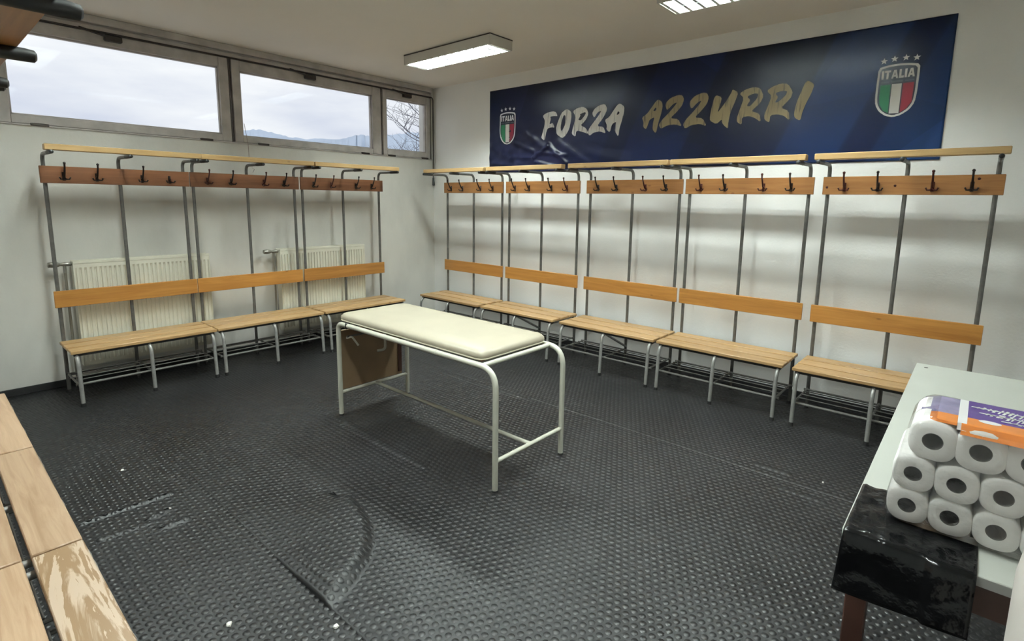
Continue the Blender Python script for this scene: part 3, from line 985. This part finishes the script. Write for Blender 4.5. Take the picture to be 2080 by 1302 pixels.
# ------------------------------------------------------------------ black plastic bag draped over the table corner
def drape():
    rg = random.Random(11)
    nu, nv = 34, 44
    x0, x1 = TX0 + .004, 5.668
    prof = []      # distance along the sheet -> (y, z)
    Ltop, Lhang = .285, .172
    V = []
    for j in range(nv):
        s = (Ltop + Lhang) * j / (nv - 1)
        for i in range(nu):
            u = i / (nu - 1)
            x = x0 + (x1 - x0) * u
            lt = Ltop * (1 - .22 * sm(np.array((u - .35) / .6)))          # back edge runs slanting
            if s < Ltop:
                y = TY0 - .004 + (Ltop - s) * lt / Ltop
                z = TZ + .003 + .0016 * math.sin(31 * u + 19 * s) * math.sin(14 * u - 40 * s)
                if s < .10:
                    z += .0035 * (1 - s / .10) * max(0, math.sin(26 * u + 3 * math.sin(9 * u))) * (u < .55)
                x2 = x
            else:
                d = s - Ltop
                z = TZ + .003 - d * (1 - .10 * u)
                y = TY0 - .006 - .004 * math.sin(min(1, d / .02) * PI / 2) - .006 * abs(math.sin(24 * d + 1.1 * u + .6 * math.sin(8 * u))) * min(1, d / .03)
                y -= .010 * (1 if u > .66 else 0) * sm(np.array((u - .66) / .03))
                x2 = x + .0 * d - .012 * d / Lhang * (1 - u)
            V.append((x2, y, z))
    V = np.array(V, float)
    i = np.arange(nv - 1)[:, None] * nu + np.arange(nu - 1)[None]
    F1 = np.stack([i, i + 1, i + nu + 1, i + nu], -1).reshape(-1, 4)
    return V, F1
Vb, Fb = drape()
bag = np_mesh('plastic_bag', Vb, [Fb], 'bag', None, True)
md = bag.modifiers.new('thickness', 'SOLIDIFY'); md.thickness = .0016; md.offset = -1
tag(bag, 'shiny black plastic bag hanging over the near corner of the white table', 'plastic bag')

# ------------------------------------------------------------------ pack of toilet rolls
pk = empty('toilet_roll_pack', (5.65, -2.94, TZ + .0085), 0, 'plastic wrapped pack of white toilet rolls with purple and orange print on the white table', 'toilet paper')
PO = (5.65, -2.94, TZ + .0085)
def roll_mesh(w, h, ln):
    """soft squared roll lying along y, with its hollow core"""
    n = 28
    def ring(r, y, core=False):
        out = []
        for k in range(n):
            a = 2 * PI * k / n
            c, s = math.cos(a), math.sin(a)
            if core:
                out.append((r * c, y, r * s))
            else:
                e = .72
                out.append((w / 2 * r * math.copysign(abs(c) ** e, c), y, h / 2 * r * math.copysign(abs(s) ** e, s)))
        return out
    rc = .0195
    R = [ring(rc, .012, True), ring(rc, .0, True), ring(.62, -.0015), ring(.90, .0), ring(.975, .004), ring(1., .012), ring(1., ln - .012), ring(.975, ln - .004), ring(.9, ln), ring(rc, ln, True), ring(rc, ln - .012, True)]
    V, Fc = [], []
    for r in R:
        V += r
    for j in range(len(R) - 1):
        for k in range(n):
            k2 = (k + 1) % n
            Fc.append((j * n + k, j * n + k2, (j + 1) * n + k2, (j + 1) * n + k))
    return MB().add(V, Fc)
rm = None
cols = [5.521, 5.608, 5.695, 5.782]
rowz = [(.8065, 0., 1.), (.896, .004, 1.), (.992, .034, 1.12)]
core_m = MB()
cn = 20
ctop = []
for yy in (.001, .118):
    for rr in (.0195, .0180):
        ctop.append((rr, yy))
core_m.lathe([(.0196, .001), (.0180, .001), (.0180, .116), (.002, .117)], (0, 0, 0), cn, 'y', False)
for d in (0, 1):
    for zr, dx, sc in rowz:
        for xc in cols:
            if rm is None:
                o = obj('toilet_roll', roll_mesh(.0895, .0935, .118), 'paper', pk, 50)
                rm = o
                c = obj('cardboard_core', core_m, 'core', o)
                cr = c
            else:
                o = rm.copy(); COL.objects.link(o); o.parent = pk
                c = cr.copy(); COL.objects.link(c); c.parent = o
            o.location = (xc + dx - PO[0] + (xc - 5.52) * (.06 if dx > .02 else 0), -3.062 + .122 * d - PO[1] + random.uniform(-.002, .002), zr - PO[2])
            o.rotation_euler = (0, random.uniform(-.06, .06), 0)
            o.scale = (sc, 1, sc * (1.0 if sc == 1 else .98))
# wrapping film: soft box hugging the rolls
def rounded_shell(x0, x1, y0, y1, z0, z1, lean, n=7, r=.045):
    V, Fc = [], []
    ring = []
    for cx, cz, a0 in ((x1 - r, z1 - r, 0), (x0 + r, z1 - r, 90), (x0 + r, z0 + r, 180), (x1 - r, z0 + r, 270)):
        for k in range(n + 1):
            a = math.radians(a0 + 90 * k / n)
            ring.append((cx + r * math.cos(a), cz + r * math.sin(a)))
    cx, cz = (x0 + x1) / 2, (z0 + z1) / 2
    lv = [(y0, .90), (y0 - .001, .97), (y0 + .006, 1.), (y1 - .006, 1.), (y1 + .001, .97), (y1, .9)]
    m = len(ring)
    for y, s in lv:
        for x, z in ring:
            xx, zz = cx + (x - cx) * s, cz + (z - cz) * s
            V.append((xx + lean * sm(np.array((zz - .93) / .1)) - PO[0], y - PO[1], zz - PO[2]))
    for j in range(len(lv) - 1):
        for k in range(m):
            k2 = (k + 1) % m
            Fc.append((j * m + k, j * m + k2, (j + 1) * m + k2, (j + 1) * m + k))
    Fc.append(tuple(range(m)))
    Fc.append(tuple((len(lv) - 1) * m + k for k in range(m - 1, -1, -1)))
    return MB().add(V, Fc)
wr = obj('wrapping_film', rounded_shell(5.472, 5.832, -3.070, -2.812, TZ + .009, 1.0465, .034), 'film', pk, 50)
zt = 1.0470
def patch(x0, x1, y0, y1, dz=0., droop=False, nx_=10, ny_=8, skew=.0):
    V, Fc = [], []
    for j in range(ny_ + 1):
        y = y0 + (y1 - y0) * j / ny_
        for i in range(nx_ + 1):
            x = x0 + (x1 - x0) * i / nx_ + skew * (y - y0)
            z = zt + dz
            z -= .020 * max(0., (-3.035 - y) / .035) ** 2
            z -= .012 * max(0., (5.560 - x) / .04) ** 1.5 if x < 5.56 else 0
            V.append((x - PO[0], y - PO[1], z - PO[2]))
    n1 = nx_ + 1
    for j in range(ny_):
        for i in range(nx_):
            a = j * n1 + i
            Fc.append((a, a + 1, a + n1 + 1, a + n1))
    return MB().add(V, Fc)
obj('purple_print', patch(5.615, 5.862, -2.975, -2.822, 0), 'purple', wr, 60, False)
obj('orange_print', patch(5.605, 5.862, -3.068, -2.975, 0), 'orange', wr, 60, False)
obj('white_strip', patch(5.597, 5.615, -3.060, -2.822, .0004), 'white_print', wr, 60, False)
obj('lilac_print', patch(5.520, 5.597, -2.975, -2.826, 0), 'lilac', wr, 60, False)
obj('orange_print', patch(5.525, 5.597, -3.05, -2.975, 0), 'orange', wr, 60, False)
0 and obj('side_print', MB().add([(5.4718 - PO[0], -3.045 - PO[1], .81 - PO[2]), (5.4718 - PO[0], -2.83 - PO[1], .81 - PO[2]), (5.4718 - PO[0], -2.83 - PO[1], .955 - PO[2]), (5.4718 - PO[0], -3.045 - PO[1], .955 - PO[2])], [(0, 1, 2, 3)]), 'lilac', wr, False, False)
# pale marks of the printed lettering (not legible in the photograph)
mk = MB()
rg = random.Random(4)
def bar(x, y, x2, y2, w):
    mk.add([(x - PO[0], y - PO[1], 0), (x + w - PO[0], y - PO[1], 0), (x2 + w - PO[0], y2 - PO[1], 0), (x2 - PO[0], y2 - PO[1], 0)], [(0, 1, 2, 3)])
for xs, yc0, n_, sc in ((5.632, -2.872, 17, 1.), (5.648, -2.915, 17, .95), (5.690, -2.952, 14, .4)):
    for k in range(n_):
        x = xs + .0098 * k + rg.uniform(-.0015, .0015)
        hgt = (.034 * math.sin(PI * (k + 1.5) / (n_ + 2)) + .008) * sc * rg.uniform(.75, 1.15)
        yc = yc0 - .0011 * k + rg.uniform(-.003, .003)
        bar(x, yc - hgt / 2, x + .30 * hgt, yc + hgt / 2, rg.uniform(.003, .0065))
    bar(xs - .012, yc0 - .004, xs - .010, yc0 + .003, .0098 * n_ + .02)
mk.v = [(x, y, zt + .0007 - PO[2]) for x, y, z in mk.v]
obj('print_lettering', mk, 'white_print', wr, False, False)
el = MB()
el.add([(5.658 + .022 * math.cos(a) - PO[0], -2.985 + .013 * math.sin(a) - PO[1], zt + .0007 - PO[2]) for a in [2 * PI * k / 18 for k in range(18)]], [tuple(range(18))])
obj('print_oval', el, 'white_print', wr, False, False)

# ------------------------------------------------------------------ white drum at the lower right corner of the picture
dr = empty('plastic_drum', (5.965, -3.62, 0), 0, 'pale rounded plastic container cut off at the lower right corner', 'container')
obj('drum_body', MB().lathe([(.235, 0), (.262, .02), (.272, .10), (.272, .30), (.266, .315), (.272, .33), (.275, .62), (.268, .64), (.275, .66), (.275, 1.0), (.266, 1.07), (.232, 1.135), (.165, 1.18), (.09, 1.195)], (0, 0, 0), 48), 'drum', dr, 50)
obj('drum_lid', MB().lathe([(.085, 1.19), (.09, 1.195), (.09, 1.225), (.08, 1.232), (.01, 1.233)], (0, 0, 0), 28), 'drum', dr)
obj('drum_mark', MB().tube([(-.245, -.134, .905), (-.233, -.153, .87)], .003, 6).tube([(-.236, -.148, .905), (-.222, -.167, .868)], .003, 6), 'drum_mark', dr)

# ------------------------------------------------------------------ banner
BX0, BX1, BZ0, BZ1 = 1.035, 5.312, 1.893, 2.832
CR = [((1.39, 2.06), (1.72, 2.05), .022, .012), ((1.72, 2.045), (1.93, 2.165), .020, .017), ((1.93, 2.17), (2.17, 1.97), .022, .016), ((1.43, 2.225), (1.76, 2.10), .026, .011),
      ((1.76, 2.10), (2.16, 2.055), .020, .010), ((1.24, 2.12), (1.55, 1.97), .030, .010), ((1.08, 2.2), (1.35, 2.02), .04, .008), ((1.6, 2.32), (1.85, 2.16), .03, .008),
      ((2.05, 2.2), (2.45, 1.96), .04, .008), ((1.1, 2.0), (1.5, 1.95), .03, .010), ((2.4, 2.08), (2.9, 1.95), .05, .006), ((1.75, 2.0), (2.05, 1.93), .02, .012)]
def banner_w(x, z):
    x = np.asarray(x, float); z = np.asarray(z, float)
    k = sm((2.9 - x) / 1.6) * sm((2.62 - z) / .5)
    w = .004 + k * (.0040 * np.sin(17 * x + 9 * z) * np.sin(23 * z - 6 * x + 1.) + .0022 * np.sin(44 * x - 21 * z) * np.sin(37 * z + 13 * x))
    w = w + .0035 * np.sin(2.1 * x + .5) ** 2 * sm((2.8 - z) / .4)
    for a, b, s, h in CR:
        w = w + h * np.exp(-(seg_d(x, z, a, b) / s) ** 2)
    return np.maximum(w, .0015)
nx, nz = 300, 90
X, Z = np.meshgrid(np.linspace(BX0, BX1, nx), np.linspace(BZ0, BZ1, nz))
Y = -banner_w(X, Z) - .0015
V = np.stack([X - BX0, Y, Z - BZ0], -1).reshape(-1, 3)
i = np.arange(nz - 1)[:, None] * nx + np.arange(nx - 1)[None]
Fq = np.stack([i, i + 1, i + nx + 1, i + nx], -1).reshape(-1, 4)
bn = np_mesh('banner', V, [Fq], 'banner', None, True)
bn.location = (BX0, 0, BZ0)
bmod = bn.modifiers.new('thickness', 'SOLIDIFY'); bmod.thickness = .0008; bmod.offset = 1
tag(bn, 'long dark blue supporters banner with brush lettering and two crests on the back wall', 'banner')
def on_banner(x, z, d):
    return (x - BX0, float(-banner_w(x, z)) - .0015 - d, z - BZ0)
def flat_piece(name, polys, mat, d, parent=bn, sub=True, label=None):
    """filled outline (first polygon minus holes), laid on the banner"""
    cu_ = bpy.data.curves.new('tmp', 'CURVE')
    cu_.dimensions = '2D'
    cu_.fill_mode = 'FRONT'
    for po in polys:
        sp = cu_.splines.new('POLY')
        sp.points.add(len(po) - 1)
        for p, (x, z) in zip(sp.points, po):
            p.co = (x, z, 0, 1)
        sp.use_cyclic_u = True
    ob = bpy.data.objects.new('tmp', cu_)
    COL.objects.link(ob)
    dg = bpy.context.evaluated_depsgraph_get()
    me_ = bpy.data.meshes.new_from_object(ob.evaluated_get(dg))
    bpy.data.objects.remove(ob); bpy.data.curves.remove(cu_)
    bm = bmesh.new(); bm.from_mesh(me_)
    bmesh.ops.triangulate(bm, faces=bm.faces[:])
    if sub:
        for _ in range(2):
            ed = [e for e in bm.edges if e.calc_length() > .035]
            if not ed:
                break
            bmesh.ops.subdivide_edges(bm, edges=ed, cuts=1)
            bmesh.ops.triangulate(bm, faces=bm.faces[:])
    for v in bm.verts:
        v.co = Vector(on_banner(v.co.x, v.co.y, d))
    for f in bm.faces:
        f.normal_update()
        if f.normal.y > 0:
            f.normal_flip()
    bm.to_mesh(me_); bm.free()
    me_.name = name
    me_.materials.clear()
    me_.materials.append(MT[mat])
    o = bpy.data.objects.new(name, me_)
    COL.objects.link(o)
    o.parent = parent
    if label:
        o['label'] = label
    return o
def smooth_poly(po, it=1):
    for _ in range(it):
        q = []
        for a, b in zip(po, po[1:] + po[:1]):
            q += [(a[0] * .8 + b[0] * .2, a[1] * .8 + b[1] * .2), (a[0] * .2 + b[0] * .8, a[1] * .2 + b[1] * .8)]
        po = q
    return po
LETTERS = [('F',[[(1.836,2.484),(1.884,2.509),(1.975,2.521),(2.019,2.507),(2.041,2.462),(1.996,2.468),(1.941,2.468),(1.951,2.441),(1.931,2.387),(1.979,2.402),(2.005,2.347),(1.966,2.355),(1.911,2.348),(1.888,2.301),(1.87,2.219),(1.82,2.253),(1.836,2.293),(1.865,2.381),(1.87,2.433)]]),('O',[[(2.157,2.529),(2.218,2.493),(2.22,2.425),(2.197,2.32),(2.153,2.257),(2.107,2.231),(2.031,2.28),(2.024,2.339),(2.045,2.404),(2.085,2.48),(2.099,2.497)],[(2.118,2.459),(2.137,2.469),(2.148,2.446),(2.144,2.374),(2.114,2.322),(2.091,2.305),(2.083,2.35),(2.097,2.414)]]),('R',[[(2.236,2.495),(2.288,2.522),(2.358,2.529),(2.407,2.507),(2.431,2.456),(2.407,2.403),(2.365,2.364),(2.339,2.348),(2.411,2.311),(2.439,2.253),(2.368,2.279),(2.288,2.299),(2.279,2.235),(2.23,2.267),(2.238,2.317),(2.266,2.393),(2.273,2.442)],[(2.326,2.459),(2.387,2.474),(2.4,2.463),(2.38,2.433),(2.337,2.394),(2.306,2.404),(2.335,2.444)]]),('Z',[[(2.474,2.452),(2.497,2.492),(2.555,2.524),(2.621,2.531),(2.647,2.491),(2.641,2.451),(2.602,2.393),(2.538,2.323),(2.614,2.313),(2.646,2.243),(2.574,2.272),(2.499,2.263),(2.453,2.234),(2.425,2.268),(2.449,2.315),(2.511,2.38),(2.567,2.444),(2.582,2.47),(2.541,2.46),(2.501,2.405)]]),('A',[[(2.79,2.52),(2.842,2.485),(2.841,2.426),(2.821,2.355),(2.797,2.283),(2.789,2.203),(2.747,2.259),(2.752,2.313),(2.758,2.35),(2.711,2.33),(2.691,2.25),(2.648,2.283),(2.655,2.321),(2.626,2.377),(2.676,2.4),(2.721,2.457),(2.759,2.503)],[(2.759,2.412),(2.773,2.449),(2.792,2.434),(2.783,2.417)]]),('A2',[[(3.197,2.513),(3.237,2.484),(3.244,2.439),(3.23,2.372),(3.209,2.304),(3.19,2.206),(3.151,2.247),(3.155,2.308),(3.167,2.358),(3.117,2.337),(3.105,2.299),(3.085,2.252),(3.054,2.277),(3.056,2.322),(3.035,2.363),(3.092,2.397),(3.139,2.456),(3.173,2.497)],[(3.149,2.416),(3.176,2.446),(3.184,2.426),(3.169,2.41)]]),('Z2a',[[(3.27,2.447),(3.275,2.476),(3.317,2.512),(3.389,2.53),(3.429,2.523),(3.447,2.487),(3.434,2.436),(3.385,2.383),(3.324,2.333),(3.402,2.321),(3.443,2.251),(3.378,2.276),(3.297,2.273),(3.237,2.245),(3.214,2.283),(3.243,2.325),(3.305,2.379),(3.362,2.438),(3.383,2.467),(3.347,2.457),(3.29,2.404)]]),('Z2b',[[(3.502,2.437),(3.506,2.467),(3.546,2.505),(3.615,2.524),(3.653,2.517),(3.672,2.479),(3.66,2.427),(3.613,2.372),(3.555,2.32),(3.63,2.308),(3.67,2.236),(3.607,2.262),(3.53,2.258),(3.472,2.229),(3.45,2.268),(3.477,2.312),(3.536,2.367),(3.59,2.428),(3.61,2.459),(3.576,2.448),(3.521,2.393)]]),('U',[[(3.736,2.49),(3.786,2.467),(3.775,2.41),(3.753,2.336),(3.819,2.423),(3.862,2.493),(3.871,2.523),(3.92,2.492),(3.902,2.426),(3.867,2.337),(3.855,2.257),(3.857,2.201),(3.821,2.23),(3.798,2.261),(3.799,2.285),(3.753,2.247),(3.695,2.281),(3.692,2.317),(3.705,2.405),(3.719,2.468)]]),('R2',[[(3.93,2.48),(3.977,2.508),(4.044,2.52),(4.095,2.505),(4.125,2.441),(4.104,2.388),(4.052,2.343),(4.042,2.327),(4.105,2.304),(4.119,2.235),(4.069,2.273),(4.022,2.292),(3.965,2.288),(3.967,2.225),(3.927,2.251),(3.924,2.286),(3.943,2.353),(3.97,2.441)],[(3.993,2.45),(4.048,2.469),(4.084,2.462),(4.074,2.424),(4.022,2.368),(3.996,2.376),(4.024,2.419)]]),('R3',[[(4.146,2.477),(4.187,2.505),(4.25,2.522),(4.303,2.513),(4.342,2.449),(4.337,2.412),(4.309,2.378),(4.265,2.333),(4.325,2.306),(4.337,2.229),(4.292,2.271),(4.243,2.286),(4.189,2.285),(4.186,2.225),(4.145,2.253),(4.142,2.295),(4.162,2.349),(4.188,2.434)],[(4.213,2.453),(4.26,2.464),(4.302,2.459),(4.294,2.428),(4.245,2.384),(4.214,2.377),(4.237,2.418)]]),('I',[[(4.444,2.521),(4.493,2.486),(4.477,2.423),(4.444,2.348),(4.424,2.286),(4.415,2.22),(4.372,2.248),(4.364,2.281),(4.377,2.365),(4.405,2.447),(4.425,2.503)]])]
for k, (nm, polys) in enumerate(LETTERS):
    flat_piece('brush_letter', [smooth_poly(p) for p in polys], 'white_brush' if k < 5 else 'gold_brush', .0016)
# hems along the edges
def hem(x0, x1, z0, z1):
    n = max(2, int(max(x1 - x0, z1 - z0) / .015))
    m = max(1, int(min(x1 - x0, z1 - z0) / .012))
    na, nb_ = (n, m) if x1 - x0 > z1 - z0 else (m, n)
    V = [on_banner(x0 + (x1 - x0) * i / na, z0 + (z1 - z0) * j / nb_, .0007) for j in range(nb_ + 1) for i in range(na + 1)]
    Fc = [(j * (na + 1) + i, j * (na + 1) + i + 1, (j + 1) * (na + 1) + i + 1, (j + 1) * (na + 1) + i) for j in range(nb_) for i in range(na)]
    obj('hem', MB().add(V, Fc), 'banner_hem', bn, 60, False)
hem(BX0, BX1, BZ1 - .02, BZ1)
hem(BX1 - .045, BX1, BZ0, BZ1 - .02)
# crests
OUT = [(4.900, 2.543), (4.947, 2.555), (5.011, 2.560), (5.080, 2.555), (5.141, 2.542), (5.142, 2.47), (5.141, 2.36), (5.134, 2.287), (5.108, 2.241), (5.062, 2.208), (5.018, 2.197),
       (4.972, 2.208), (4.928, 2.243), (4.903, 2.29), (4.897, 2.345), (4.898, 2.44)]
def inset(po, d):
    c = np.mean(po, 0)
    w = np.ptp([p[0] for p in po]) / 2; h = np.ptp([p[1] for p in po]) / 2
    return [(c[0] + (p[0] - c[0]) * (1 - d / w), c[1] + (p[1] - c[1]) * (1 - d / h)) for p in po]
GRN = [(4.923, 2.423), (4.983, 2.423), (4.985, 2.227), (4.952, 2.248), (4.929, 2.290), (4.922, 2.34)]
WHT = [(4.990, 2.424), (5.048, 2.424), (5.048, 2.222), (4.990, 2.224)]
RED = [(5.055, 2.424), (5.118, 2.424), (5.116, 2.295), (5.090, 2.250), (5.054, 2.226)]
def star(cx, cz, r):
    return [(cx + (r if k % 2 == 0 else r * .42) * math.sin(k * PI / 5), cz + (r if k % 2 == 0 else r * .42) * math.cos(k * PI / 5)) for k in range(10)]
def text_polys(txt, x0, x1, z0, z1, shear=0.):
    """bold block capitals I T A L as polygons"""
    G = {'I': [[(.0, 0), (.34, 0), (.34, 1), (0, 1)]],
         'T': [[(.30, 0), (.62, 0), (.62, .76), (.92, .76), (.92, 1), (0, 1), (0, .76), (.30, .76)]],
         'A': [[(0, 0), (.30, 0), (.36, .2), (.68, .2), (.74, 0), (1.04, 0), (.70, 1), (.34, 1)], [(.42, .42), (.62, .42), (.52, .74)]],
         'L': [[(0, 0), (.72, 0), (.72, .25), (.33, .25), (.33, 1), (0, 1)]]}
    W = {'I': .34, 'T': .92, 'A': 1.04, 'L': .72}
    tot = sum(W[c] for c in txt) + .10 * (len(txt) - 1)
    x = 0
    out = []
    for c in txt:
        out.append([[(x0 + (x + px) / tot * (x1 - x0), z0 + pz * (z1 - z0)) for px, pz in po] for po in G[c]])
        x += W[c] + .10
    return out
for dx in (0., -3.700):
    sh = lambda po: [(x + dx, z + (.012 if dx else 0)) for x, z in po]
    c = flat_piece('crest', [sh(smooth_poly(OUT))], 'banner_white', .0014, label='shield crest with green, white and red stripes')
    flat_piece('crest_field', [sh(smooth_poly(inset(OUT, .0135)))], 'navy_ink', .0020, c)
    for nm, po, mt_ in (('green_stripe', GRN, 'green'), ('white_stripe', WHT, 'banner_white'), ('red_stripe', RED, 'red')):
        flat_piece(nm, [sh(po)], mt_, .0026, c)
    flat_piece('crest_bar', [sh([(4.924, 2.437), (4.972, 2.437), (4.972, 2.443), (4.924, 2.443)])], 'grey_ink', .0026, c)
    flat_piece('crest_bar', [sh([(5.064, 2.437), (5.117, 2.437), (5.117, 2.443), (5.064, 2.443)])], 'grey_ink', .0026, c)
    flat_piece('crest_bar', [sh([(4.984, 2.434), (5.052, 2.434), (5.052, 2.447), (4.984, 2.447)])], 'grey_ink', .0026, c)
    for polys in text_polys('ITALIA', 4.923, 5.117, 2.461, 2.520):
        flat_piece('crest_letter', [sh(p) for p in polys], 'banner_white', .0026, c, False)
    for sx_, sz_ in ((4.928, 2.586), (4.989, 2.594), (5.055, 2.594), (5.117, 2.586)):
        flat_piece('star', [sh(star(sx_, sz_, .023))], 'banner_white', .0014, c)

# ------------------------------------------------------------------ small things on the floor and on the wall
def scrap(x, y, r, seed, label):
    rg = random.Random(seed)
    n = 7
    top_ = [(x + r * rg.uniform(.6, 1.1) * math.cos(2 * PI * k / n), y + r * rg.uniform(.6, 1.1) * math.sin(2 * PI * k / n)) for k in range(n)]
    z = float(floor_h(x, y)) + .0024
    m = MB()
    V = [(a - x, b - y, 0) for a, b in top_] + [((a - x) * .8, (b - y) * .8, rg.uniform(.003, .007)) for a, b in top_]
    m.add(V, [tuple(range(n - 1, -1, -1)), tuple(range(n, 2 * n))] + [(k, (k + 1) % n, n + (k + 1) % n, n + k) for k in range(n)])
    o = obj('paper_scrap', m, 'scrap', None, False)
    o.location = (x, y, z)
    return tag(o, label, 'scrap', 'crumbs lying on the rubber floor')
scrap(2.003, -4.011, .012, 1, 'tiny white crumb on the dark floor left of the couch')
scrap(3.640, -4.056, .014, 2, 'pale chip on the floor near the bottom left, beside the nearest bench')
scrap(3.948, -3.800, .014, 3, 'pinkish pale chip lying on the floor seam near the bottom edge')
scrap(5.060, -1.399, .008, 4, 'tiny white crumb on the floor left of the white table')
scrap(2.640, -3.958, .008, 5, 'tiny white crumb beside the torn wrinkle in the floor at the left')
# thin cord from the window down to the middle upright, with its crumpled end
cd = empty('hanging_cord', (.218, -2.445, 1.83), 0, 'thin cord hanging from the middle window to the bench upright below', 'cord')
obj('cord_strand', MB().tube([(-.16, .03, .44), (-.11, .035, .24), (-.02, .0, .09), (.01, -.005, .05)], .0022, 6), 'cord', cd)
obj('cord_knot', MB().tube([(.008, -.01, .06), (.02, .015, .03), (.012, .03, .045), (.024, .005, .01), (.018, .03, .0), (.02, .01, -.03)], .0045, 6), 'scrap', cd)
